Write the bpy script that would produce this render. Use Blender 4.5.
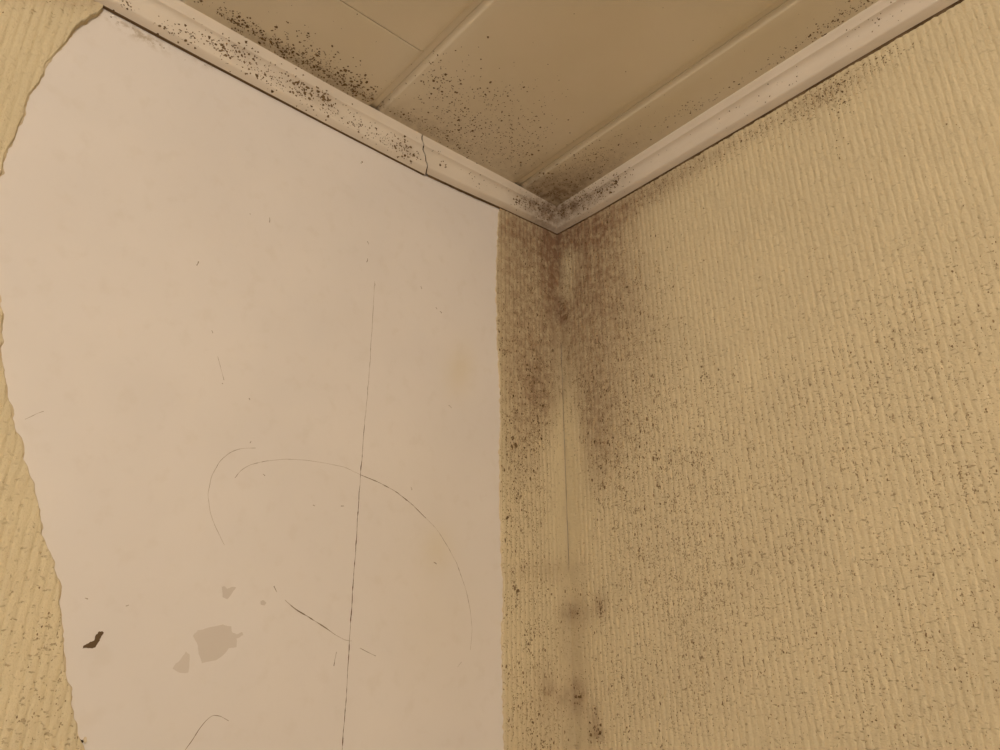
import bpy, math, random
import numpy as np
from mathutils import Vector, Matrix
from mathutils.bvhtree import BVHTree

for o in list(bpy.data.objects):
    bpy.data.objects.remove(o, do_unlink=True)
scene = bpy.context.scene
COL = scene.collection
random.seed(7)
RNG = np.random.default_rng(11)

# ------------------------------------------------------------------ camera
# world: room corner on the Z axis, left wall is x = 0 (y < 0), right wall is y = 0 (x > 0)
CAM = np.array([0.814353, -0.856888, 1.6])
FWD = np.array([-0.69803831, 0.6106826, 0.37391079])
RIGHT = np.array([0.6579475, 0.75306204, -0.00162959])
DOWN = np.array([-0.28257318, 0.24487615, -0.92746324])
FPX = 724.5
cd = bpy.data.cameras.new('camera')
cd.sensor_width = 36.0
cd.lens = FPX / 1000.0 * 36.0
cd.clip_start = 0.01
cam = bpy.data.objects.new('camera', cd)
COL.objects.link(cam)
m = Matrix(((RIGHT[0], -DOWN[0], -FWD[0], CAM[0]),
            (RIGHT[1], -DOWN[1], -FWD[1], CAM[1]),
            (RIGHT[2], -DOWN[2], -FWD[2], CAM[2]),
            (0, 0, 0, 1)))
cam.matrix_world = m
scene.camera = cam

# ------------------------------------------------------------------ light and exposure
w = bpy.data.worlds.new('room_ambient')
scene.world = w
w.use_nodes = True
bg = w.node_tree.nodes['Background']
bg.inputs['Color'].default_value = (1.0, 0.865, 0.70, 1)
bg.inputs['Strength'].default_value = 0.365

ld = bpy.data.lights.new('room_bulb', 'POINT')
ld.color = (1.0, 0.865, 0.70)
ld.energy = 67.0
ld.shadow_soft_size = 0.10
lamp = bpy.data.objects.new('room_bulb', ld)
lamp.location = (1.82, -1.50, 2.30)
COL.objects.link(lamp)

scene.view_settings.view_transform = 'Standard'
scene.view_settings.look = 'None'
scene.view_settings.exposure = 0.0
scene.view_settings.gamma = 1.0
scene.view_settings.use_curve_mapping = False

ZC = 2.397          # face of the ceiling panels


# ------------------------------------------------------------------ helpers
def ray(px, py):
    d = FWD + RIGHT * ((px - 500.0) / FPX) + DOWN * ((py - 375.0) / FPX)
    return d


def hit(px, py, axis, val):
    d = ray(px, py)
    return CAM + d * ((val - CAM[axis]) / d[axis])


def proj(P):
    d = np.asarray(P) - CAM
    z = d @ FWD
    z = np.where(np.abs(z) < 1e-4, 1e-4, z)
    return 500 + FPX * (d @ RIGHT) / z, 375 + FPX * (d @ DOWN) / z


def hsh(i, j, s):
    n = (i.astype(np.int64) * 374761393 + j.astype(np.int64) * 668265263 + s * 974634777) & 0x7fffffff
    n = ((n ^ (n >> 13)) * 1274126177) & 0x7fffffff
    return ((n ^ (n >> 16)) & 0xffff) / 65535.0


def vnoise(x, y, s=0):
    x = np.asarray(x, float); y = np.asarray(y, float)
    i = np.floor(x); j = np.floor(y)
    fx = x - i; fy = y - j
    fx = fx * fx * (3 - 2 * fx); fy = fy * fy * (3 - 2 * fy)
    i = i.astype(np.int64); j = j.astype(np.int64)
    a = hsh(i, j, s); b = hsh(i + 1, j, s); c = hsh(i, j + 1, s); d = hsh(i + 1, j + 1, s)
    return (a * (1 - fx) + b * fx) * (1 - fy) + (c * (1 - fx) + d * fx) * fy


def fbm(x, y, s=0, o=3):
    t = 0; a = 0.5; n = 0
    for k in range(o):
        t = t + a * vnoise(np.asarray(x) * 2 ** k, np.asarray(y) * 2 ** k, s + 17 * k); n += a; a *= .5
    return t / n


def sstep(a, b, x):
    t = np.clip((x - a) / (b - a), 0, 1)
    return t * t * (3 - 2 * t)


def mesh_obj(name, verts, faces, mat, parent=None, smooth=False):
    me = bpy.data.meshes.new(name)
    me.from_pydata([tuple(v) for v in verts], [], faces)
    me.update()
    if smooth:
        me.polygons.foreach_set('use_smooth', [True] * len(me.polygons))
    o = bpy.data.objects.new(name, me)
    me.materials.append(mat)
    COL.objects.link(o)
    o.parent = parent
    return o


def fattr(o, name, vals):
    a = o.data.attributes.new(name, 'FLOAT', 'POINT')
    a.data.foreach_set('value', np.asarray(vals, np.float32).ravel())


def tag(o, label=None, cat=None, kind=None, group=None):
    if label: o['label'] = label
    if cat: o['category'] = cat
    if kind: o['kind'] = kind
    if group: o['group'] = group
    return o


def box_data(x0, x1, y0, y1, z0, z1):
    v = [(x0, y0, z0), (x1, y0, z0), (x1, y1, z0), (x0, y1, z0), (x0, y0, z1), (x1, y0, z1), (x1, y1, z1), (x0, y1, z1)]
    f = [(0, 3, 2, 1), (4, 5, 6, 7), (0, 1, 5, 4), (1, 2, 6, 5), (2, 3, 7, 6), (3, 0, 4, 7)]
    return v, f


# ------------------------------------------------------------------ materials
def new_mat(name):
    mt = bpy.data.materials.new(name)
    mt.use_nodes = True
    nt = mt.node_tree
    b = nt.nodes['Principled BSDF']
    b.inputs['Specular IOR Level'].default_value = 0.365
    return mt, nt, b


def nd(nt, typ, **kw):
    n = nt.nodes.new(typ)
    for k, v in kw.items():
        if hasattr(n, k):
            setattr(n, k, v)
        else:
            n.inputs[k].default_value = v
    return n


def noise(nt, vec, scale, detail=2.0, rough=0.5):
    n = nt.nodes.new('ShaderNodeTexNoise')
    n.inputs['Scale'].default_value = scale
    n.inputs['Detail'].default_value = detail
    n.inputs['Roughness'].default_value = rough
    nt.links.new(vec, n.inputs['Vector'])
    return n.outputs['Fac']


def mrange(nt, val, a, b, c=0.0, d=1.0, smooth=True):
    n = nt.nodes.new('ShaderNodeMapRange')
    n.interpolation_type = 'SMOOTHSTEP' if smooth else 'LINEAR'
    for i, x in ((1, a), (2, b), (3, c), (4, d)):
        if hasattr(x, 'is_linked'):
            nt.links.new(x, n.inputs[i])
        else:
            n.inputs[i].default_value = x
    nt.links.new(val, n.inputs[0])
    return n.outputs[0]


def mathn(nt, op, a, b=None):
    n = nt.nodes.new('ShaderNodeMath'); n.operation = op
    for i, x in enumerate((a, b)):
        if x is None: continue
        if hasattr(x, 'is_linked'): nt.links.new(x, n.inputs[i])
        else: n.inputs[i].default_value = x
    return n.outputs[0]


def mixc(nt, fac, a, b):
    n = nt.nodes.new('ShaderNodeMix'); n.data_type = 'RGBA'
    for idx, x in ((0, fac), (6, a), (7, b)):
        if hasattr(x, 'is_linked'): nt.links.new(x, n.inputs[idx])
        elif idx == 0: n.inputs[0].default_value = x
        else: n.inputs[idx].default_value = (*x, 1)
    return n.outputs[2]


def attr(nt, name):
    n = nt.nodes.new('ShaderNodeAttribute'); n.attribute_name = name
    return n.outputs['Fac']


def pos(nt, scale=None):
    c = nt.nodes.new('ShaderNodeTexCoord').outputs['Object']
    if scale:
        mp = nt.nodes.new('ShaderNodeMapping')
        mp.inputs['Scale'].default_value = scale
        nt.links.new(c, mp.inputs['Vector'])
        return mp.outputs[0]
    return c


def bump(nt, b, h, strength, dist):
    n = nt.nodes.new('ShaderNodeBump')
    n.inputs['Strength'].default_value = strength
    n.inputs['Distance'].default_value = dist
    nt.links.new(h, n.inputs['Height'])
    nt.links.new(n.outputs[0], b.inputs['Normal'])


STAIN = (0.225, 0.122, 0.070)
SPECK = (0.095, 0.055, 0.024)


def wallpaper_mat():
    mt, nt, b = new_mat('ribbed_wallpaper')
    c = pos(nt)
    n1 = mrange(nt, noise(nt, c, 9, 3), .3, .7)
    col = mixc(nt, n1, (.70, .598, .402), (.66, .564, .380))
    n2 = mrange(nt, noise(nt, c, 320, 3, .6), .35, .75)
    col = mixc(nt, mathn(nt, 'MULTIPLY', n2, .16), col, (.46, .35, .20))
    # blotchy brown stain that soaked into the paper
    st = attr(nt, 'stain')
    blot = mrange(nt, noise(nt, c, 75, 4, .65), .25, .75, .55, 1.35)
    sm = mathn(nt, 'MULTIPLY', st, blot)
    sm = mathn(nt, 'MINIMUM', sm, 0.93)
    col = mixc(nt, sm, col, STAIN)
    # fine mould dots, densest in the furrows of the embossing
    den = attr(nt, 'grime')
    f1 = noise(nt, pos(nt, (1, 1, .7)), 560, 2, .6)
    f2 = noise(nt, c, 85, 2, .5)
    fm = mathn(nt, 'ADD', mathn(nt, 'MULTIPLY', f1, .66), mathn(nt, 'MULTIPLY', f2, .34))
    thr = mrange(nt, den, 0, 1, .75, .53, False)
    thr2 = mathn(nt, 'ADD', thr, .055)
    sp = mrange(nt, fm, thr, thr2)
    col = mixc(nt, mathn(nt, 'MULTIPLY', sp, .72), col, (.17, .10, .042))
    # hair-fine cross breaks in the embossing where dirt settles
    bk = mrange(nt, noise(nt, pos(nt, (1, 1, 1.9)), 190, 2, .5), .62, .70)
    bk = mathn(nt, 'MULTIPLY', bk, mrange(nt, den, 0.05, .50, .04, .50))
    col = mixc(nt, bk, col, (.22, .135, .06))
    nt.links.new(col, b.inputs['Base Color'])
    b.inputs['Roughness'].default_value = .72
    h = mathn(nt, 'ADD', noise(nt, pos(nt, (1, 1, .5)), 260, 3, .6), mathn(nt, 'MULTIPLY', noise(nt, c, 700, 2), .4))
    brk = mrange(nt, noise(nt, pos(nt, (1, 1, 1.9)), 190, 2, .5), .61, .70)
    h = mathn(nt, 'SUBTRACT', h, mathn(nt, 'MULTIPLY', brk, .42))
    bump(nt, b, h, .8, .0015)
    return mt


def plaster_mat():
    mt, nt, b = new_mat('bare_plaster')
    c = pos(nt)
    n1 = mrange(nt, noise(nt, c, 5.5, 3), .3, .7)
    col = mixc(nt, n1, (.765, .715, .685), (.73, .682, .655))
    n3 = mrange(nt, noise(nt, c, 42, 3), .52, .75)
    col = mixc(nt, mathn(nt, 'MULTIPLY', n3, .12), col, (.55, .47, .37))
    col = mixc(nt, mathn(nt, 'MULTIPLY', attr(nt, 'yellow'), .42), col, (.68, .585, .39))
    col = mixc(nt, mathn(nt, 'MULTIPLY', attr(nt, 'soil'), mrange(nt, noise(nt, c, 120, 4, .65), .42, .62)), col, (.40, .31, .20))
    nt.links.new(col, b.inputs['Base Color'])
    b.inputs['Roughness'].default_value = .62
    h = mathn(nt, 'ADD', mathn(nt, 'MULTIPLY', noise(nt, c, 38, 4, .55), .8), mathn(nt, 'MULTIPLY', noise(nt, c, 300, 2), .15))
    bump(nt, b, h, .22, .0012)
    return mt


def paint_mat(name, a, bb, scale, bs=.2, tint=None):
    """painted wood / panel board with a brown mould bloom given by the 'stain' attribute"""
    mt, nt, b = new_mat(name)
    c = pos(nt)
    col = mixc(nt, mrange(nt, noise(nt, c, scale, 4), .3, .7), a, bb)
    sm = mathn(nt, 'MINIMUM', mathn(nt, 'MULTIPLY', attr(nt, 'stain'), mrange(nt, noise(nt, c, 95, 4, .65), .2, .75, .35, 1.4)), .92)
    col = mixc(nt, sm, col, (.160, .092, .046))
    nt.links.new(col, b.inputs['Base Color'])
    b.inputs['Roughness'].default_value = .5
    bump(nt, b, noise(nt, c, 160, 3), bs, .0006)
    return mt


def mark_mat(name, dark, light):
    mt, nt, b = new_mat(name)
    nt.links.new(mixc(nt, attr(nt, 'tone'), light, dark), b.inputs['Base Color'])
    b.inputs['Roughness'].default_value = .9
    b.inputs['Specular IOR Level'].default_value = .05
    return mt


M_PAPER = wallpaper_mat()
M_PLASTER = plaster_mat()
M_PANEL = paint_mat('ceiling_panel_board', (.755, .680, .545), (.72, .643, .497), 7)
M_TRIM = paint_mat('painted_moulding', (.735, .655, .560), (.69, .610, .515), 14, .3)
M_MOULD = mark_mat('mould', SPECK, (.33, .235, .135))
M_CRACK = mark_mat('crack', (.13, .08, .045), (.56, .49, .41))
M_CHIP = mark_mat('dark_chip', (.135, .09, .05), (.12, .08, .045))
M_GREY = mark_mat('old_filler', (.61, .55, .505), (.665, .605, .555))
M_GAP = mark_mat('dark_void', (.05, .032, .018), (.05, .032, .018))
M_EDGE = mark_mat('torn_paper_fibre', (.70, .61, .46), (.62, .50, .33))


def floor_mat():
    mt, nt, b = new_mat('floor_boards')
    col = mixc(nt, noise(nt, pos(nt, (2, 14, 1)), 6, 4), (.30, .20, .12), (.20, .13, .075))
    nt.links.new(col, b.inputs['Base Color'])
    return mt


# ------------------------------------------------------------------ structure: walls, ceiling, floor
R_END, L_END = 2.6, -2.6

fl = mesh_obj('floor', *box_data(-.12, R_END, L_END, .12, -.05, 0), floor_mat())
tag(fl, 'brown wooden floor of the room, below the view', 'floor', 'structure')

v, f = box_data(-.12, R_END, 0.0, .12, 0, 2.45)
wall_r = mesh_obj('wall_right', v, f, M_PLASTER)
fattr(wall_r, 'yellow', np.zeros(8)); fattr(wall_r, 'soil', np.zeros(8))
tag(wall_r, 'right hand wall papered in cream ribbed wallpaper speckled with mould', 'wall', 'structure')

v, f = box_data(-.12, R_END, L_END, .12, ZC + .0065, 2.50)
ceiling = mesh_obj('ceiling', v, f, M_PANEL)
fattr(ceiling, 'stain', np.zeros(8))
tag(ceiling, 'beige panelled ceiling with long grooves and mould near the corner', 'ceiling', 'structure')


def gauss(px, py, lst):
    t = np.zeros_like(np.asarray(px, float))
    for g in lst:
        cx, cy, sx, sy, wt = g[:5]
        a = math.radians(g[5]) if len(g) > 5 else 0
        dx = px - cx; dy = py - cy
        u = dx * math.cos(a) + dy * math.sin(a)
        q = -dx * math.sin(a) + dy * math.cos(a)
        t = t + wt * np.exp(-.5 * ((u / sx) ** 2 + (q / sy) ** 2))
    return t


# left wall: bare plaster, gently uneven, as a slab with a fine front
ys = np.concatenate([np.linspace(L_END, -1.3, 14)[:-1], np.arange(-1.3, 0.0001, .005)])
zs = np.concatenate([np.linspace(0, 1.3, 14)[:-1], np.arange(1.3, 2.4001, .005), [2.43]])
Yg, Zg = np.meshgrid(ys, zs)
und = (fbm(Yg * 5, Zg * 5, 3) - .5) * .003 + (fbm(Yg * 22, Zg * 16, 5) - .5) * .0009
und *= sstep(0, .05, -Yg)
Xg = und - .0012
P = np.stack([Xg, Yg, Zg], -1).reshape(-1, 3)
nz, ny = Yg.shape
idx = np.arange(nz * ny).reshape(nz, ny)
faces = np.stack([idx[:-1, :-1], idx[:-1, 1:], idx[1:, 1:], idx[1:, :-1]], -1).reshape(-1, 4).tolist()
nb = len(P)
back = [(-.12, ys[0], zs[0]), (-.12, ys[-1], zs[0]), (-.12, ys[-1], zs[-1]), (-.12, ys[0], zs[-1])]
faces.append((nb, nb + 3, nb + 2, nb + 1))
faces.append([nb, nb + 1] + idx[0, ::-1].tolist())
faces.append([nb + 2, nb + 3] + idx[-1, :].tolist())
faces.append([nb + 3, nb] + idx[:, 0].tolist())
faces.append([nb + 1, nb + 2] + idx[::-1, -1].tolist())
Pw = np.vstack([P, np.array(back)])
wall_l = mesh_obj('wall_left', Pw, faces, M_PLASTER, smooth=False)
sm = np.zeros(len(wall_l.data.polygons), bool); sm[:(nz - 1) * (ny - 1)] = True
wall_l.data.polygons.foreach_set('use_smooth', sm)
tag(wall_l, 'left hand wall of bare pale plaster with cracks where wallpaper was stripped', 'wall', 'structure')
px, py = proj(Pw)
fattr(wall_l, 'yellow', np.clip(gauss(px, py, [(460, 370, 9, 17, .9, 10), (437, 548, 11, 16, .7), (440, 610, 40, 55, .35), (420, 480, 60, 40, .15)]), 0, 1))
fattr(wall_l, 'soil', np.clip(gauss(px, py, [(112, 19, 8, 3, .5, 30), (130, 29, 14, 3.5, .5, 30), (152, 41, 14, 3.5, .6, 30), (205, 63, 10, 2.5, .5, 30)]), 0, 1))


def wall_x(y, z):
    u = (fbm(y * 5, z * 5, 3) - .5) * .003 + (fbm(y * 22, z * 16, 5) - .5) * .0009
    return u * sstep(0, .05, -np.asarray(y)) - .0012


# ------------------------------------------------------------------ wallpaper sheets
PITCH = .0088


def relief(u, z, seed):
    """height of the embossing: broad ribs parted by narrow wavering furrows"""
    wob = (vnoise(u / PITCH * .8, z * 50, seed) - .5) * .15 + (vnoise(u * 9, z * 6, seed + 1) - .5) * .22
    ph = u / PITCH + wob
    s = ph - np.floor(ph)
    rib = np.sin(np.pi * s) ** .38
    amp = .55 + .75 * vnoise(np.floor(ph) * 5.3, z * 55, seed + 2)
    lump = (fbm(u * 260, z * 130, seed + 3, 2) - .5)
    return rib * amp, lump, rib


def build_paper(name, axis, us, zs, edge_lo, edge_hi, seed, parent, flat_at_corner, lift=None, deep=1.0):
    """axis 'x' : sheet on the right wall (u = x), axis 'y' : sheet on the left wall (u = -y)"""
    U, Z = np.meshgrid(us, zs)
    lo = edge_lo(zs)[:, None]; hi = edge_hi(zs)[:, None]
    Uc = np.clip(U, lo, hi)
    rib, lump, raw = relief(Uc, Z, seed)
    k = sstep(.010, .034, Uc) if flat_at_corner else 1.0
    h = .0008 + k * deep * (rib * .00115 + lump * .00060) + (1 - k) * ((fbm(Uc * 60, Z * 40, seed + 9) - .5) * .0022 + .0006)
    if lift is not None:
        h = h + lift(Uc, Z)
    # thin torn rim: bring the outermost column down onto the wall
    if axis == 'x':
        P = np.stack([Uc, -h, Z], -1)
    else:
        P = np.stack([h, -Uc, Z], -1)
    nz, nu = U.shape
    idx = np.arange(nz * nu).reshape(nz, nu)
    wid = np.abs(Uc[:-1, 1:] - Uc[:-1, :-1]) + np.abs(Uc[1:, 1:] - Uc[1:, :-1])
    q = np.stack([idx[:-1, :-1], idx[:-1, 1:], idx[1:, 1:], idx[1:, :-1]], -1)
    if axis == 'y': q = q[..., ::-1]
    q = q[wid > 1e-6]
    P = P.reshape(-1, 3)
    # rim faces
    extra_v = []; extra_f = []
    base = len(P)
    for side, e in (('lo', lo), ('hi', hi)):
        ring = []
        for r in range(nz):
            if side == 'lo':
                js = np.nonzero(Uc[r] > e[r, 0] + 1e-7)[0]; j = (js[0] - 1) if len(js) else nu - 1; j = max(j, 0)
            else:
                js = np.nonzero(Uc[r] < e[r, 0] - 1e-7)[0]; j = (js[-1] + 1) if len(js) else 0; j = min(j, nu - 1)
            p = P[idx[r, j]].copy()
            d = .0009 if side == 'lo' else -.0009
            if axis == 'x': p[1] = .0003; p[0] -= d
            else: p[0] = -.0025; p[1] += d
            ring.append((idx[r, j], base + len(extra_v))); extra_v.append(p)
        for r in range(nz - 1):
            a, b = ring[r]; c, d = ring[r + 1]
            fq = (a, b, d, c)
            if (side == 'hi') == (axis == 'x'): fq = fq
            else: fq = fq[::-1]
            extra_f.append(fq)
    V = np.vstack([P, np.array(extra_v)])
    F = q.reshape(-1, 4).tolist() + [list(map(int, x)) for x in extra_f]
    o = mesh_obj(name, V, F, M_PAPER, parent, smooth=True)
    furrow = np.concatenate([(1 - raw).ravel(), np.zeros(len(extra_v))])
    return o, V, furrow


def fill_attr(o, V, furrow, stain_l, grime_l, gbase):
    px, py = proj(V)
    st = gauss(px, py, stain_l)
    fattr(o, 'stain', 1 - np.exp(-.76 * np.clip(st, 0, 9)))
    g = gbase + gauss(px, py, grime_l)
    g = g * (.72 + .9 * np.clip(furrow * 2.2, 0, 1)) * (.55 + .9 * fbm(V[:, 0] * 18 + V[:, 1] * 18, V[:, 2] * 14, 41))
    fattr(o, 'grime', np.clip(g, 0, 1))


zfine = np.concatenate([np.linspace(.02, 1.36, 20)[:-1], np.arange(1.36, 2.3751, .0046)])
const = lambda c: (lambda z: np.full_like(z, c))

STAIN_R = [
    (530, 250, 40, 40, .55), (551, 266, 6, 34, 2.2), (557, 242, 14, 8, .9), (560, 228, 40, 12, .9), (596, 222, 40, 12, .8, -28), (640, 198, 45, 8, .45, -30), (510, 225, 18, 14, .4),
    (592, 268, 22, 40, .85), (615, 300, 28, 55, .45), (575, 320, 10, 34, .5), (515, 300, 18, 60, .50), (563, 312, 4, 8, 1.6),
    (530, 370, 18, 50, .62), (540, 395, 9, 16, .6), (592, 400, 14, 45, .62), (600, 440, 16, 28, .30), (555, 350, 18, 34, .35), (520, 440, 14, 50, .25), (620, 380, 30, 60, .22),
    (568, 262, 5, 26, -1.0), (566, 300, 4, 12, -.4), (570, 440, 9, 50, -.5),
    (600, 605, 4, 7, .9), (575, 612, 9, 8, .7), (578, 695, 5, 10, 1.0), (595, 720, 4, 12, .6), (563, 698, 5, 6, .5), (550, 690, 4, 5, .6),
    (598, 735, 5, 5, .7), (545, 690, 8, 20, .35), (575, 660, 10, 60, .25), (540, 740, 40, 30, .15), (545, 570, 20, 8, .3), (720, 152, 60, 5, .30, -30), (830, 92, 30, 7, .32, -30)]
GRIME_R = [
    (560, 290, 60, 80, .75), (598, 400, 30, 90, .55), (530, 430, 22, 120, .65), (660, 450, 60, 120, .36), (690, 540, 60, 110, .36),
    (760, 640, 140, 100, .24), (600, 680, 90, 90, .22), (900, 640, 120, 120, .24), (850, 430, 110, 100, .36), (930, 380, 80, 120, .26), (566, 470, 16, 70, -.6),
    (660, 185, 70, 10, .5, -30), (760, 130, 60, 11, .42, -30), (830, 95, 40, 11, .6, -30), (900, 55, 40, 8, .25, -30)]

us_r = np.concatenate([np.arange(0.0004, 1.25, .00112), np.linspace(1.25, R_END - .01, 60)])
paper_r, V_r, fur_r = build_paper('wallpaper', 'x', us_r, zfine, const(.0004), const(R_END - .01), 100, None, True)
fill_attr(paper_r, V_r, fur_r, STAIN_R, GRIME_R, .13)
tag(paper_r, 'cream vertically ribbed wallpaper covering the right wall, spotted with brown mould', 'wallpaper')


def edge_from_px(pts, jit, seed):
    q = np.array([hit(a, b, 0, 0.0) for a, b in pts])
    o = np.argsort(q[:, 2]); zz = q[o, 2]; uu = -q[o, 1]

    def fn(z):
        e = np.interp(z, zz, uu)
        return e + (fbm(z * 160, z * 0 + 3.1, seed, 3) - .5) * jit
    return fn


strip_edge = edge_from_px([(500, 208), (499, 214), (498.5, 230), (497, 260), (497, 300), (498, 340), (500, 380), (501, 420), (500, 460), (501, 520),
                           (503, 560), (504, 600), (503, 640), (504, 690), (505, 750), (505, 900)], .0045, 61)
us_s = np.arange(.0004, .18, .00112)
paper_s, V_s, fur_s = build_paper('wallpaper', 'y', us_s, zfine, const(.0004), strip_edge, 200, None, True)
fill_attr(paper_s, V_s, fur_s, STAIN_R, GRIME_R + [(520, 560, 25, 120, .15), (520, 700, 25, 100, .2)], .16)
tag(paper_s, 'narrow remaining strip of ribbed wallpaper beside the corner, browned by mould', 'wallpaper')

torn_pts = [(112, -12), (104, 2), (101, 8), (96, 15), (88, 20), (75, 28), (72, 33), (65, 42), (55, 52), (46, 62), (41, 75), (33, 89), (26, 101), (21, 118), (14, 139),
            (8, 147), (3, 162), (-3, 180), (-9, 210), (-9, 250), (-4, 285), (1, 310), (1, 335), (0, 352), (3, 376), (10, 408), (12, 420), (18, 440),
            (25, 465), (33, 490), (38, 508), (40, 530), (45, 546), (52, 560), (57, 582), (59, 600), (60, 622), (63, 652), (66, 680), (72, 710), (78, 735),
            (83, 750), (100, 800), (120, 880)]
torn_edge = edge_from_px(torn_pts, .004, 77)


def torn_lift(U, Z):
    e = torn_edge(Z[:, 0])[:, None]
    d = U - e
    cz = hit(82, 22, 0, 0)[2]
    return (.0050 * np.exp(-((Z - cz) / .035) ** 2) + .0012 * vnoise(Z * 30, Z * 0, 5)) * np.exp(-np.clip(d, 0, 1) / .010)


us_l = np.concatenate([np.arange(.45, 1.25, .00125), np.linspace(1.25, -L_END - .01, 60)])
paper_l, V_l, fur_l = build_paper('wallpaper', 'y', us_l, zfine, torn_edge, const(-L_END - .01), 300, None, False, torn_lift, 1.5)
fill_attr(paper_l, V_l, fur_l, [(80, 3, 22, 5, .35, 10), (20, -5, 60, 8, .15)],
          [(40, 680, 60, 110, .34), (70, 640, 14, 80, .2), (75, 5, 40, 10, .35)], .10)
tag(paper_l, 'torn sheet of cream ribbed wallpaper at the far left with a ragged edge', 'wallpaper')


def torn_rim(paper, edge, side, label):
    zz = np.arange(1.3, 2.352, .0021)
    V = []; F = []; T = []
    u = edge(zz)
    for i, z in enumerate(zz):
        w_ = .0004 + .0019 * float(vnoise(z * 120, 0 * z, 70 + side)) ** 2
        xw = float(wall_x(-u[i], z))
        for du, h in ((0, .0003), (.0004, .0011), (w_ + .0006, .0007), (w_ + .0009, .0001)):
            V.append((xw + h, -(u[i] + side * du), z)); T.append(float(vnoise(z * 200, du * 900, 71)))
        if i:
            a = (i - 1) * 4
            for k in range(3): F.append((a + k, a + k + 1, a + k + 5, a + k + 4))
    o = mesh_obj('torn_edge', V, F, M_EDGE, paper, smooth=True)
    fattr(o, 'tone', T)
    o['label'] = label


torn_rim(paper_s, strip_edge, 1, 'thin pale torn paper edge of the strip')
torn_rim(paper_l, torn_edge, -1, 'thin pale ragged torn paper edge')


# ------------------------------------------------------------------ ceiling panels
def panel(y0, y1, x0, x1, dz=0.0, flat0=False):
    """board seen from below: long bevel on its near edge (y0), tight round on its far edge (y1)"""
    z = ZC + dz
    prof = [(y0, z + .0064), (y0, z + .0050)]
    if flat0:
        prof += [(y0, z)]
    else:
        prof += [(y0 + .0012, z + .0046), (y0 + .0055, z + .0012), (y0 + .0072, z + .0003), (y0 + .0090, z)]
    ym = np.linspace(y0 + .025, y1 - .025, 9)
    prof += [(a, z) for a in ym]
    prof += [(y1 - .0100, z), (y1 - .0072, z + .0004), (y1 - .0045, z + .0014), (y1 - .0024, z + .0026), (y1 - .0008, z + .0040), (y1, z + .0050), (y1, z + .0064)]
    xs = np.concatenate([[x0, x0 + .0012], np.arange(x0 + .01, min(x1, 1.2) - .006, .010), np.linspace(min(x1, 1.2), x1, 3)[:-1] if x1 > 1.2 else [], [x1 - .0012, x1]])
    V = []
    for i, x in enumerate(xs):
        e = .0007 if i in (0, len(xs) - 1) else 0
        for (a, b) in prof:
            V.append((x, a, min(b + e, ZC + .0068)))
    n = len(prof)
    F = []
    for i in range(len(xs) - 1):
        for j in range(n - 1):
            F.append((i * n + j, i * n + j + 1, (i + 1) * n + j + 1, (i + 1) * n + j))
        F.append((i * n + n - 1, i * n, (i + 1) * n, (i + 1) * n + n - 1))
    F.append(list(range(n))[::-1]); F.append([(len(xs) - 1) * n + j for j in range(n)])
    o = mesh_obj('ceiling_panel', V, F, M_PANEL, ceiling, smooth=False)
    pr = np.zeros(len(F), bool); pr[:-2] = True
    o.data.polygons.foreach_set('use_smooth', pr)
    o.data.set_sharp_from_angle(angle=math.radians(30))
    px, py = proj(np.array(V))
    fattr(o, 'stain', np.clip(gauss(px, py, [(555, 205, 30, 22, .75), (590, 178, 45, 11, .45, -32), (535, 190, 25, 12, .35), (330, 80, 55, 6, .55, 30), (270, 48, 40, 5, .5, 30), (410, 122, 50, 6, .35, 30), (460, 142, 60, 14, .22, 30), (490, 120, 50, 30, .12)]) * .55, 0, .6))
    return o


P_A0, P_A1 = -.717, -.4275
panel(P_A0, P_A1, .004, .1632, -.0003)
panel(P_A0, P_A1, .1640, R_END - .02)
panel(-.4175, -.1300, .004, R_END - .02)
panel(-.1197, -.004, .004, R_END - .02)
y = -.717 - .0065
while y > L_END + .3:
    panel(y - .285, y, .004, R_END - .02); y -= .285 + .0065

# ------------------------------------------------------------------ cornice mouldings
PROF = [(0, .40), (.115, .39), (.125, .015), (.145, 0), (.32, .045), (.48, .095), (.52, .118), (.535, .15), (.537, .22), (.54, .32), (.55, .42), (.575, .51), (.62, .58), (.685, .635), (.76, .675),
        (.845, .70), (.855, .715), (.862, .755), (.88, .795), (.91, .835), (.945, .875), (.98, .915), (1.0, .96), (1.0, 1.0)]


def cornice(name, place, s_a, s_b, out_f, bot_f, n, stain, label, cracked=None):
    """sweep of the moulding profile; s_a / s_b give the run's ends for every profile point"""
    V = []; prof = PROF + [(0, 1.0)]
    m_ = len(prof)
    ts = np.linspace(0, 1, n + 1)
    for t in ts:
        for j, (o, h) in enumerate(prof):
            a = s_a(o, h, j); b = s_b(o, h, j)
            s = a + (b - a) * t
            out = out_f(s); bt = bot_f(s)
            V.append(place(s, o * out, bt + (ZC + .0005 - bt) * h))
    F = []
    for i in range(n):
        for j in range(m_):
            k = (j + 1) % m_
            F.append((i * m_ + j, (i + 1) * m_ + j, (i + 1) * m_ + k, i * m_ + k))
    F.append(list(range(m_))); F.append([n * m_ + j for j in range(m_)][::-1])
    o = mesh_obj(name, V, F, M_TRIM)
    pr = np.ones(len(F), bool); pr[-2:] = False
    o.data.polygons.foreach_set('use_smooth', pr)
    o.data.set_sharp_from_angle(angle=math.radians(38))
    px, py = proj(np.array(V))
    fattr(o, 'stain', np.clip(gauss(px, py, stain) * .62, 0, .7))
    tag(o, label, 'cornice', 'structure')
    import bmesh
    bm = bmesh.new(); bm.from_mesh(o.data); bmesh.ops.recalc_face_normals(bm, faces=bm.faces); bm.to_mesh(o.data); bm.free()
    return o


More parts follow.
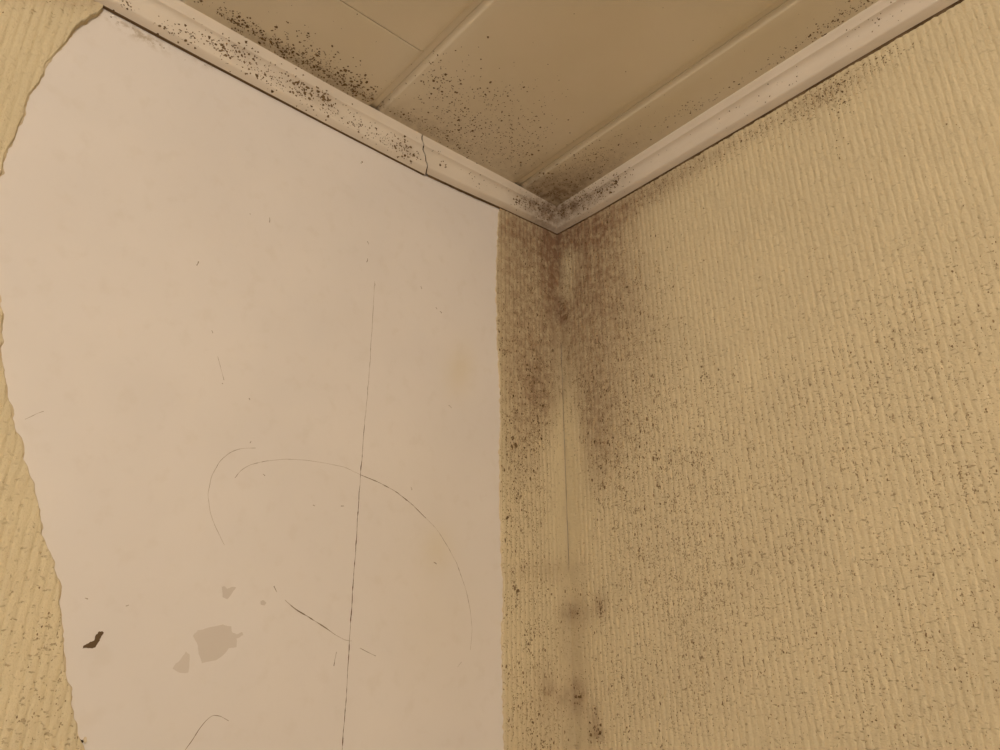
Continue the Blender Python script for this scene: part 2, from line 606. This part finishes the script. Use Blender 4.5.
CST = [(548, 212, 13, 15, .95), (530, 203, 16, 6, .5, 30), (572, 206, 16, 8, .80, -30), (600, 193, 20, 6, .55, -30), (405, 150, 9, 5, .5, 30), (245, 55, 14, 6, .4, 30),
       (295, 85, 20, 5, .35, 30), (325, 100, 10, 5, .4, 30)]
left_place = lambda s, o, z: (o, -s, z)
right_place = lambda s, o, z: (s, -o, z)
JY = lambda o, h: .3065 + .0265 * h + .0016 * math.sin(9 * h + .6) + .0011 * math.sin(23 * h)
out_l = lambda s: float(np.interp(s, [0, .10, .17, .33, .48, .69, 2.6], [.0283, .029, .0285, .0255, .0243, .0275, .028]))
bot1 = lambda s: float(np.interp(s, [.30, .374, .50, .67, .79, 1.2, 2.6], [2.3432, 2.3436, 2.3450, 2.3482, 2.352, 2.356, 2.357]))
bot2 = lambda s: float(np.interp(s, [0, .03, .14, .24, .32], [2.3600, 2.3592, 2.3548, 2.3490, 2.3458]))
out_r = lambda s: float(np.interp(s, [0, .3, .62, 2.6], [.0283, .0325, .036, .037]))
bot_r = lambda s: float(np.interp(s, [0, .1, .4, .62, .70, 2.6], [2.360, 2.3565, 2.356, 2.3565, 2.3555, 2.355]))

t1 = cornice('trim_1', left_place, lambda o, h, j: JY(o, h) + .0011, lambda o, h, j: -L_END - .02, out_l, bot1, 120, CST,
             'long painted cornice moulding on the left wall, heavily mould spotted')
t2 = cornice('trim_2', left_place, lambda o, h, j: o * .0283 + .0002, lambda o, h, j: JY(o, h) - .0011, out_l, bot2, 40, CST,
             'short painted cornice piece between the crooked joint and the corner')
t3 = cornice('trim_3', right_place, lambda o, h, j: o * .0283 + .0002, lambda o, h, j: R_END - .02, out_r, bot_r, 120, CST,
             'long painted cornice moulding above the right papered wall')


def shadow_mould_line(trim, place, bot, s0, s1, tall, off, label):
    """dark bead painting the shadow line, with mould, along the lower joint of a moulding"""
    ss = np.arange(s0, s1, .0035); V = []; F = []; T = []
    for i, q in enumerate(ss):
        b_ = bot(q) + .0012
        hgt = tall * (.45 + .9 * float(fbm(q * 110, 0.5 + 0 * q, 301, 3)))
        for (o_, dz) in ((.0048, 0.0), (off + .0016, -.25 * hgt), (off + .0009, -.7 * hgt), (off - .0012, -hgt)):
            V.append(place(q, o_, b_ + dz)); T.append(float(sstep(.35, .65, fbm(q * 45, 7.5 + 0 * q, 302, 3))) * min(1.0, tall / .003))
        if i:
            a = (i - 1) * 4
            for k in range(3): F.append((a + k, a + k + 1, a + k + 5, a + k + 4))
    o = mesh_obj('shadow_mould_line', V, F, M_LINE, trim, smooth=True)
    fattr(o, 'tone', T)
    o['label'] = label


# dark slab painting the shade of the open joint between the two left mouldings
V = []; F = []
for side in (-1, 1):
    for (o_, h) in PROF[2:] + [(0, 1.0), (0, .4)]:
        q = JY(o_, h)
        b_ = bot1(q)
        V.append(left_place(q + side * .0013, o_ * out_l(q) * .93, b_ + .0012 + (ZC - b_) * h * .955))
n_ = len(V) // 2
F = [(k, (k + 1) % n_, n_ + (k + 1) % n_, n_ + k) for k in range(n_)] + [list(range(n_)), list(range(n_, 2 * n_))[::-1]]
jg = mesh_obj('joint_gap', V, F, M_GAP, t2)
fattr(jg, 'tone', [1.0] * len(V))
jg['label'] = 'dark crooked open joint between the cornice pieces'

M_LINE = mark_mat('joint_shadow_mould', (.115, .074, .038), (.20, .135, .078))  # dark tones for the painted shadow line under the cornices, mould included
shadow_mould_line(t1, left_place, bot1, .309, 1.6, .0006, -.0002, 'thin dark painted shadow line under the long left cornice')
shadow_mould_line(t2, left_place, bot2, .004, .304, .0026, .0012, 'dark painted shadow line under the short cornice piece')
shadow_mould_line(t3, right_place, bot_r, .004, 1.6, .0034, .0022, 'dark mould and painted shadow line under the right cornice')


# ------------------------------------------------------------------ marks on the plaster
def ribbon(name, pts, wmm, tones, mat, label=None, seed=0, wander=.0004):
    """hairline on the plaster: a shallow raised-edge sliver following the points"""
    q = np.array([hit(a, b, 0, 0.0)[1:] for a, b in pts])
    d = np.concatenate([[0], np.cumsum(np.hypot(*(q[1:] - q[:-1]).T))])
    n = max(8, int(d[-1] / .0022))
    s = np.linspace(0, d[-1], n)
    # smooth through the points
    yy = np.interp(s, d, q[:, 0]); zz = np.interp(s, d, q[:, 1])
    for _ in range(int(max(0, min(30, n / 12))) if len(pts) > 3 else 0):
        yy[1:-1] = (yy[:-2] + yy[1:-1] * 2 + yy[2:]) / 4; zz[1:-1] = (zz[:-2] + zz[1:-1] * 2 + zz[2:]) / 4
    yy = yy + (vnoise(s * 90, s * 0, seed) - .5) * 2 * wander
    ty = np.gradient(yy); tz = np.gradient(zz); L = np.hypot(ty, tz) + 1e-9
    ny_, nz_ = -tz / L, ty / L
    tone = np.interp(np.linspace(0, 1, n), np.linspace(0, 1, len(tones)), tones)
    tone = np.clip(tone * (.25 + 1.1 * vnoise(s * 240, s * 0 + 2, seed + 3)), 0, 1)
    wd = wmm * .001 * (.35 + .9 * tone) * (.7 + .6 * vnoise(s * 300, s * 0, seed + 5))
    V = []; T = []
    for i in range(n):
        for k, hh in ((-.5, 0), (0, .00012), (.5, 0)):
            y_, z_ = yy[i] + ny_[i] * wd[i] * k, zz[i] + nz_[i] * wd[i] * k
            V.append((float(wall_x(y_, z_)) + .00022 + hh, y_, z_)); T.append(tone[i])
    F = []
    for i in range(n - 1):
        a = i * 3
        F += [(a, a + 1, a + 4, a + 3), (a + 1, a + 2, a + 5, a + 4)]
    o = mesh_obj(name, V, F, mat, wall_l)
    fattr(o, 'tone', T)
    if label: o['label'] = label
    return o


ribbon('crack', [(375, 281), (374, 300), (372, 330), (370, 365), (367, 400), (364, 430), (361, 470), (358, 510), (355, 560), (351, 620), (347, 690), (344, 735), (340, 800)], 1.0,
       [.2, .35, .45, .4, .55, .8, .95, .75, .9, .8, .75, .6], M_CRACK, 'long thin vertical crack down the bare plaster', 3)
ribbon('crack', [(361, 475), (378, 482), (395, 491), (412, 504), (426, 518)], 1.2, [.5, .75, .7, .95, .8], M_CRACK, 'short dark curved scratch on the plaster', 4)
ribbon('scratch', [(426, 518), (437, 529), (448, 546), (458, 565), (466, 588), (471, 612), (473, 632), (471, 650)], .9, [.25, .4, .6, .45, .35, .25], M_CRACK, 'faint long curved scratch on the plaster', 5)
ribbon('scratch', [(462, 662), (458, 667)], .7, [.35, .35], M_CRACK, None, 15)
ribbon('scratch', [(235, 478), (241, 470), (252, 464), (266, 461), (285, 459), (305, 460), (325, 463), (345, 467), (361, 475)], .8, [.4, .5, .4, .22, .2, .25, .3], M_CRACK, None, 6)
ribbon('scratch', [(256, 448), (243, 448), (230, 452), (219, 462), (211, 477), (208, 494), (210, 512), (216, 528), (225, 545)], .8, [.3, .4, .5, .3, .25, .35, .25], M_CRACK, None, 7)
ribbon('scratch', [(285, 600), (297, 610), (312, 619), (328, 629), (336, 635)], 1.2, [.3, .7, .8, .7, .4], M_CRACK, None, 8)
ribbon('scratch', [(336, 635), (345, 640), (352, 641)], .8, [.35, .3, .35], M_CRACK, None, 9)
ribbon('scratch', [(360, 648), (368, 652), (376, 656)], .9, [.4, .6, .5], M_CRACK, None, 10)
ribbon('scratch', [(337, 652), (335, 660), (334, 666)], .8, [.5, .4, .6], M_CRACK, None, 11)
ribbon('scratch', [(186, 750), (192, 741), (199, 730), (206, 721), (213, 715), (221, 716), (229, 721)], .9, [.5, .55, .5, .5, .6, .3], M_CRACK, None, 12)
ribbon('scratch', [(25, 419), (32, 416), (38, 413), (44, 411)], .8, [.6, .3, .5], M_CRACK, None, 13)
ribbon('scratch', [(218, 356), (220, 365), (224, 380)], .8, [.4, .3, .4], M_CRACK, None, 14)
ribbon('scratch', [(274, 586), (277, 592)], 1.1, [.5, .5], M_CRACK, None, 16)
for k, (a, b, c, d) in enumerate([(270, 217, 270, 222), (199, 261, 197, 265), (368, 241, 369, 244), (436, 307, 437, 309), (440, 311, 442, 313), (449, 405, 452, 408),
                                  (375, 283, 375, 286), (263, 474, 265, 476), (313, 505, 315, 506), (341, 506, 344, 506), (251, 441, 250, 443), (222, 383, 223, 384), (411, 487, 412, 490),
                                  (434, 562, 437, 564), (368, 258, 367, 262), (250, 213, 251, 214), (126, 606, 129, 605), (85, 598, 88, 599), (249, 398, 250, 400), (421, 286, 422, 289), (212, 330, 213, 333)]):
    ribbon('nick', [(a, b), ((a + c) / 2 + .4, (b + d) / 2), (c, d)], 1.3, [.55, .5], M_CRACK, None, 30 + k, 0)


def patch(name, pts, thick, mat, label, tone=1.0, inset=.0):
    """thin flake with its own thickness lying on the plaster"""
    q = np.array([hit(a, b, 0, 0.0)[1:] for a, b in pts])
    # subdivide and roughen the outline
    out = []
    for i in range(len(q)):
        a, b = q[i], q[(i + 1) % len(q)]
        for t in (0, .33, .66):
            out.append(a + (b - a) * t + (RNG.random(2) - .5) * .0009)
    out = np.array(out); c = out.mean(0); n = len(out)
    V = [(float(wall_x(y_, z_)) - .0004, y_, z_) for y_, z_ in out]
    V += [(float(wall_x(y_, z_)) + thick, y_ + (c[0] - y_) * .03, z_ + (c[1] - z_) * .03) for y_, z_ in out]
    F = [(i, (i + 1) % n, n + (i + 1) % n, n + i) for i in range(n)] + [[n + i for i in range(n)]]
    o = mesh_obj(name, V, F, mat, wall_l)
    import bmesh
    bm = bmesh.new(); bm.from_mesh(o.data); bmesh.ops.triangulate(bm, faces=[f_ for f_ in bm.faces if len(f_.verts) > 4]); bmesh.ops.recalc_face_normals(bm, faces=bm.faces)
    bm.to_mesh(o.data); bm.free()
    fattr(o, 'tone', [tone] * len(o.data.vertices))
    o['label'] = label
    return o


def crop(pts, ox, oy, s=3.948):
    return [(ox + a / s, oy + b / s) for a, b in pts]


patch('paint_chip', crop([(326, 350), (332, 337), (350, 328), (371, 318), (378, 300), (389, 284), (405, 279), (412, 284), (404, 300), (394, 318), (384, 338), (372, 348), (350, 347)], 0, 560),
      .0004, M_CHIP, 'dark brown crooked chip in the bare plaster')
patch('filler_patch', crop([(170, 298), (188, 276), (240, 264), (288, 254), (322, 262), (326, 284), (345, 292), (366, 282), (372, 294), (345, 310), (343, 345), (312, 350), (290, 378), (262, 398), (206, 409), (193, 370), (188, 340)], 150, 560),
      .00018, M_GREY, 'larger greyish filler patch on the plaster', .6)
patch('filler_patch', crop([(144, 360), (158, 374), (157, 420), (154, 446), (118, 447), (90, 428), (104, 408), (128, 385)], 150, 560),
      .00018, M_GREY, 'small triangular greyish filler patch on the plaster', .4)
patch('filler_patch', crop([(285, 106), (296, 102), (308, 113), (322, 106), (341, 107), (328, 130), (306, 156), (289, 146)], 150, 560),
      .0003, M_GREY, 'tiny grey flake mark on the plaster', .9)
patch('filler_patch', crop([(437, 163), (450, 158), (462, 168), (452, 180), (440, 176)], 150, 560), .0003, M_GREY, 'tiny round grey mark on the plaster', 1.0)
patch('nail_hole', [(79, 742), (80, 739.8), (83, 739.6), (84.5, 741), (82, 743.2)], .0006, M_GAP, 'small dark hole at the torn wallpaper edge')
patch('paper_flake', [(83.5, 741.5), (84, 737.5), (86.5, 736.5), (86.5, 740.5), (85, 743.5)], .0025, M_EDGE, 'torn paper flake beside the small hole')

# seam line in the corner of the wallpaper
zc = np.linspace(hit(566.5, 566, 1, 0)[2], hit(560.5, 345, 1, 0)[2], 90)
V = []; F = []; T = []
for i, z in enumerate(zc):
    x = .0022 + .0006 * float(vnoise(z * 40, 0 * z, 8)); wd = .0004 + .0004 * float(vnoise(z * 60, 1 + 0 * z, 9))
    for k, hh in ((-1, .0012), (0, .0016), (1, .0012)):
        V.append((x + wd * k, -(.0016 + hh), z)); T.append(.30 + .45 * float(vnoise(z * 70, 3 + 0 * z, 10)))
    if i:
        a = (i - 1) * 3
        F += [(a, a + 1, a + 4, a + 3), (a + 1, a + 2, a + 5, a + 4)]
o = mesh_obj('seam_crack', V, F, M_CRACK, paper_r); fattr(o, 'tone', T)
o['label'] = 'dark open wallpaper seam running down the corner'


# ------------------------------------------------------------------ mould growth: small raised spots lying on the surfaces
def bvh_of(objs):
    vs = []; fs = []
    for o in objs:
        b = len(vs)
        vs.extend([v_.co.copy() for v_ in o.data.vertices])
        fs.extend([[b + i for i in p.vertices] for p in o.data.polygons])
    return BVHTree.FromPolygons(vs, fs)


def specks(parent, tree, pts, name='mould_spots'):
    """pts: rows of (px, py, radius in mm, tone, elongation); every spot is a low irregular dome on the surface"""
    V = []; F = []; T = []
    o_ = Vector(CAM)
    for (a, b, r, tone, el) in pts:
        d = Vector(ray(a, b)).normalized()
        loc, nor, i, dist = tree.ray_cast(o_, d)
        if loc is None: continue
        if nor.dot(d) > 0: nor = -nor
        up = Vector((0, 0, 1)) if abs(nor.z) < .8 else Vector((1, 0, 0))
        t1_ = nor.cross(up).normalized(); t2_ = nor.cross(t1_)
        base = len(V); R_ = r * .001
        V.append(loc + nor * (.00022 + min(.00035, R_ * .22))); T.append(tone)
        n = 7; ph = random.random() * 6.28
        for k in range(n):
            an = ph + k * 2 * math.pi / n
            rr = R_ * random.uniform(.55, 1.3)
            V.append(loc + t1_ * (math.cos(an) * rr) + t2_ * (math.sin(an) * rr * el) + nor * .00010); T.append(tone * .8)
        F += [(base, base + 1 + k, base + 1 + (k + 1) % n) for k in range(n)]
    o = mesh_obj(name, V, F, M_MOULD, parent)
    fattr(o, 'tone', T)
    o['kind'] = 'stuff'
    return o


def size():
    return float(np.clip(RNG.lognormal(-.15, .42), .42, 2.4))


def cluster(cx, cy, sx, sy, n, ang=0, smul=1.0, tone=(.5, 1.0), el=1.0):
    a = math.radians(ang); out = []
    for _ in range(n):
        u, q = RNG.normal() * sx, RNG.normal() * sy
        out.append((cx + u * math.cos(a) - q * math.sin(a), cy + u * math.sin(a) + q * math.cos(a), size() * smul, RNG.uniform(*tone), el))
    return out


def band(p, q, lo, hi, n, smul=1.0, power=1.5, tone=(.5, 1.0)):
    """spots between p and q, at a pixel offset lo..hi to the upper side (power>1 hugs lo)"""
    out = []; p = np.array(p, float); q = np.array(q, float); d = q - p; L = np.hypot(*d); nn = np.array([d[1], -d[0]]) / L
    if nn[1] > 0: nn = -nn
    for _ in range(n):
        t = RNG.random(); h = lo + (hi - lo) * RNG.random() ** power
        c = p + d * t + nn * h
        out.append((c[0], c[1], size() * smul, RNG.uniform(*tone), 1.0))
    return out


# ceiling
cp = []
cp += band((215, 14), (372, 104), 2, 11, 300, 1.0, 1.6) + band((265, 42), (370, 104), 3, 30, 170, 1.1, 1.7) + band((190, 2), (280, 52), 2, 16, 60, .9)
cp += cluster(235, 30, 10, 5, 40, 30) + cluster(283, 52, 16, 5, 80, 30, 1.1) + cluster(318, 68, 12, 7, 60, 30, 1.2) + cluster(345, 82, 14, 9, 90, 30, 1.35) + cluster(356, 88, 9, 7, 40, 0, 1.4)
cp += cluster(310, 50, 30, 20, 35, 0, .8) + cluster(270, 25, 25, 15, 18, 0, .8)
cp += band((378, 108), (470, 156), 2, 10, 120, .85, 1.5) + band((378, 108), (520, 183), 2, 40, 130, .85, 1.2)
cp += cluster(442, 80, 14, 9, 70, 20, 1.05) + cluster(432, 78, 7, 6, 25, 0, 1.1) + cluster(452, 105, 18, 12, 80, 20, 1.05) + cluster(470, 122, 18, 9, 60, 20, 1.05) + cluster(496, 95, 12, 6, 45, 0, .95)
cp += cluster(500, 130, 24, 18, 190, 20, .95) + cluster(525, 130, 16, 14, 110, 0, .9) + cluster(505, 152, 22, 14, 110, 20, .85) + cluster(450, 140, 22, 8, 60, 30, 1.0) + cluster(480, 110, 45, 28, 130, 20, .8)
cp += cluster(540, 105, 25, 20, 35, 0, .7) + cluster(440, 60, 10, 8, 20, 0, .7)
cp += band((555, 205), (615, 168), 3, 34, 230, .85, 1.2) + cluster(550, 188, 18, 10, 120, -20, .85) + cluster(582, 165, 20, 10, 90, -32, .85) + cluster(610, 152, 18, 8, 50, -32, .85)
cp += cluster(640, 125, 20, 8, 26, -32, .75) + band((600, 176), (700, 112), 2, 16, 60, .75) + cluster(692, 108, 8, 4, 28, -30, .75) + band((690, 118), (870, 4), 2, 9, 80, .75)
cp += cluster(790, 53, 14, 4, 28, -30, .8) + cluster(825, 30, 16, 5, 40, -30, .85) + cluster(850, 12, 16, 7, 50, -30, .85) + cluster(680, 60, 90, 40, 18, -30, .6) + cluster(840, 20, 40, 8, 20, -30, .7)
cp += band((860, 10), (1000, -80), 2, 12, 50, .8) + band((60, -80), (200, 4), 2, 14, 120)
panels = [c for c in ceiling.children]
specks(ceiling, bvh_of(panels), cp)['label'] = 'brown mould spots on the ceiling panels'

# cornice pieces
c1 = []
for (a, b, sx, sy, n, s) in [(128, 5, 5, 3, 16, 1), (168, 28, 8, 4, 20, 1), (189, 38, 9, 4, 26, 1.1), (218, 46, 11, 4, 30, 1), (243, 55, 10, 6, 60, 1.15), (228, 50, 20, 6, 40, .9), (212, 40, 10, 4, 20, 1),
                             (262, 70, 14, 5, 36, 1), (268, 77, 6, 3, 16, 1.2), (294, 82, 12, 6, 60, 1.15), (297, 92, 14, 6, 60, 1.0), (311, 93, 5, 4, 26, 1.5), (326, 99, 6, 4, 28, 1.5), (330, 108, 14, 6, 34, 1),
                             (355, 124, 5, 2, 10, 1.4), (345, 118, 18, 6, 34, .9), (370, 133, 15, 5, 20, .9), (403, 148, 8, 5, 46, 1.35), (395, 145, 14, 6, 44, .9), (408, 153, 7, 4, 24, 1.2), (385, 140, 14, 5, 20, .85)]:
    c1 += cluster(a, b, sx, sy, n, 30, s)
c1 += band((150, 30), (415, 164), 4, 20, 120, .75, 1)
c1 += cluster(60, -25, 40, 6, 60, 30)
specks(t1, bvh_of([t1]), c1)['label'] = 'dark mould spots along the left cornice'
c2 = cluster(445, 163, 4, 3, 8, 30, 1.4) + cluster(436, 152, 3, 2, 5, 30) + cluster(475, 178, 7, 3, 14, 30, .9) + cluster(500, 188, 5, 3, 8, 30, .9) + cluster(529, 203, 7, 4, 50, 30, 1.0) + cluster(540, 208, 10, 5, 120, 30, 1.0) + cluster(550, 214, 5, 6, 60, 0, .9) + cluster(519, 205, 3, 2, 10, 30, 1.1)
specks(t2, bvh_of([t2]), c2)['label'] = 'dark mould spots on the short cornice piece'
c3 = cluster(575, 203, 10, 5, 130, -30, 1.05) + cluster(562, 212, 5, 6, 60, 0, .9) + cluster(590, 196, 10, 5, 80, -30, 1.0) + cluster(605, 187, 12, 5, 90, -32, 1.05) + cluster(616, 181, 7, 3, 30, -30, 1.0) + cluster(580, 210, 8, 4, 30, -30, .8)
c3 += cluster(595, 195, 22, 7, 60, -32, .8) + band((600, 208), (940, 5), 6, 22, 45, .6, 1) + cluster(755, 105, 40, 5, 10, -32, .7) + cluster(798, 76, 2, 2, 4, 0, .9) + cluster(865, 25, 15, 5, 14, -30, .7)
specks(t3, bvh_of([t3]), c3)['label'] = 'brown mould spots on the right cornice near the corner'


# papered walls: spots gather in the furrows, in loose colonies
def colony_points(dens, x0, x1, y0, y1, tries, smul, kids=(1, 5)):
    out = []
    X = RNG.uniform(x0, x1, tries); Y = RNG.uniform(y0, y1, tries)
    D = dens(X, Y)
    for a, b, d in zip(X, Y, D):
        if RNG.random() < d:
            big = RNG.random() < .035
            for _ in range(int(RNG.integers(*kids))):
                near = float((1 - sstep(600., 760., np.array(a))) * sstep(300., 400., np.array(a)) * (1 - .55 * sstep(480., 600., np.array(b))))
                s = size() * smul * (1.35 if big else .9) * (1 + .75 * near)
                lean = (a - 495) / (b + 1320)
                dy = RNG.normal() * 6
                out.append((a + RNG.normal() * 1.6 + dy * lean, b + dy, s, RNG.uniform(.05 + .5 * near, .6 + .4 * near), RNG.uniform(.8, 1.9)))
    return out


DR = [(590, 300, 28, 50, .9), (592, 400, 13, 45, 1.0), (610, 450, 16, 35, 1.0), (625, 330, 28, 60, .65), (640, 440, 30, 60, .6), (655, 490, 14, 40, .6), (665, 520, 14, 30, .6), (690, 480, 30, 80, .32), (720, 600, 50, 80, .34),
      (595, 610, 40, 30, .42), (620, 690, 70, 60, .32), (740, 690, 90, 60, .26), (850, 420, 90, 70, .24), (800, 560, 120, 60, .16), (900, 660, 90, 70, .20), (900, 330, 70, 50, .16), (960, 330, 30, 25, .22),
      (750, 380, 90, 70, .14), (900, 600, 120, 100, .12), (925, 665, 14, 16, .4), (705, 385, 4, 40, .6), (1050, 500, 80, 200, .16), (568, 460, 12, 70, -.6)]
dR = lambda x, y: np.clip(.025 + gauss(x, y, DR), 0, 1)
pr_ = colony_points(dR, 562, 1120, 120, 800, 9000, .53)
pr_ += band((600, 218), (760, 125), -16, -1, 150, .8, .6) + band((740, 134), (900, 40), -14, -1, 150, .75, .6) + cluster(835, 92, 14, 8, 90, 60, .85) + cluster(805, 108, 18, 6, 50, -30, .8) + cluster(795, 118, 18, 8, 40, 60, .6)
pr_ += cluster(885, 60, 25, 5, 40, -30, .75) + cluster(838, 145, 8, 8, 20, 0, .7)
pr_ += cluster(600, 608, 3, 4, 14, 0, 1.3) + cluster(578, 697, 4, 7, 24, 0, 1.3) + cluster(572, 610, 7, 5, 22, 0, .9) + cluster(597, 732, 4, 6, 22, 0, 1.2) + cluster(628, 730, 3, 8, 18, 0, 1.2) + cluster(594, 712, 3, 6, 14, 0, 1.1)
pr_ += cluster(863, 722, 5, 6, 10, 0, 1.1) + cluster(703, 375, 2, 5, 12, 0, 1.1) + cluster(565, 310, 3, 6, 18, 0, 1.0)
specks(paper_r, bvh_of([paper_r]), pr_)['label'] = 'brown mould spots scattered over the right wallpaper'
DS = [(520, 330, 20, 60, .5), (538, 390, 9, 30, 1.0), (530, 440, 12, 40, .8), (510, 450, 12, 60, .4), (535, 600, 22, 40, .5), (525, 640, 16, 50, .5), (540, 720, 26, 40, .55), (556, 470, 8, 70, -.8)]
dS = lambda x, y: np.clip(.12 + gauss(x, y, DS), 0, 1)
ps_ = colony_points(dS, 497, 570, 240, 800, 1700, .58)
ps_ += cluster(538, 396, 6, 14, 40, 0, .9) + cluster(530, 632, 4, 8, 24, 0, 1.1) + cluster(545, 745, 4, 5, 16, 0, 1.2) + cluster(533, 730, 4, 7, 18, 0, 1.1) + cluster(545, 270, 8, 30, 40, 0, .8)
specks(paper_s, bvh_of([paper_s]), ps_)['label'] = 'brown mould spots on the corner wallpaper strip'
DL = [(45, 650, 30, 60, .40), (40, 560, 30, 30, .12), (75, 5, 14, 6, .6), (20, 720, 40, 40, .3)]
dL = lambda x, y: np.clip(.02 + gauss(x, y, DL), 0, 1)
pl_ = colony_points(dL, -120, 100, -20, 800, 900, .55)
specks(paper_l, bvh_of([paper_l]), pl_)['label'] = 'small mould spots on the torn left wallpaper'
wl = [(a, b, s, .6, 1.0) for a, b, s in [(205, 65, .8), (214, 66, .6), (164, 48, .9), (160, 45, .9), (133, 28, .8), (111, 17, 1.0), (118, 22, .7), (362, 162, 1.3), (361, 163, 1.0), (185, 60, .6)]]
specks(wall_l, bvh_of([wall_l]), wl)['label'] = 'few mould spots on the plaster under the cornice'
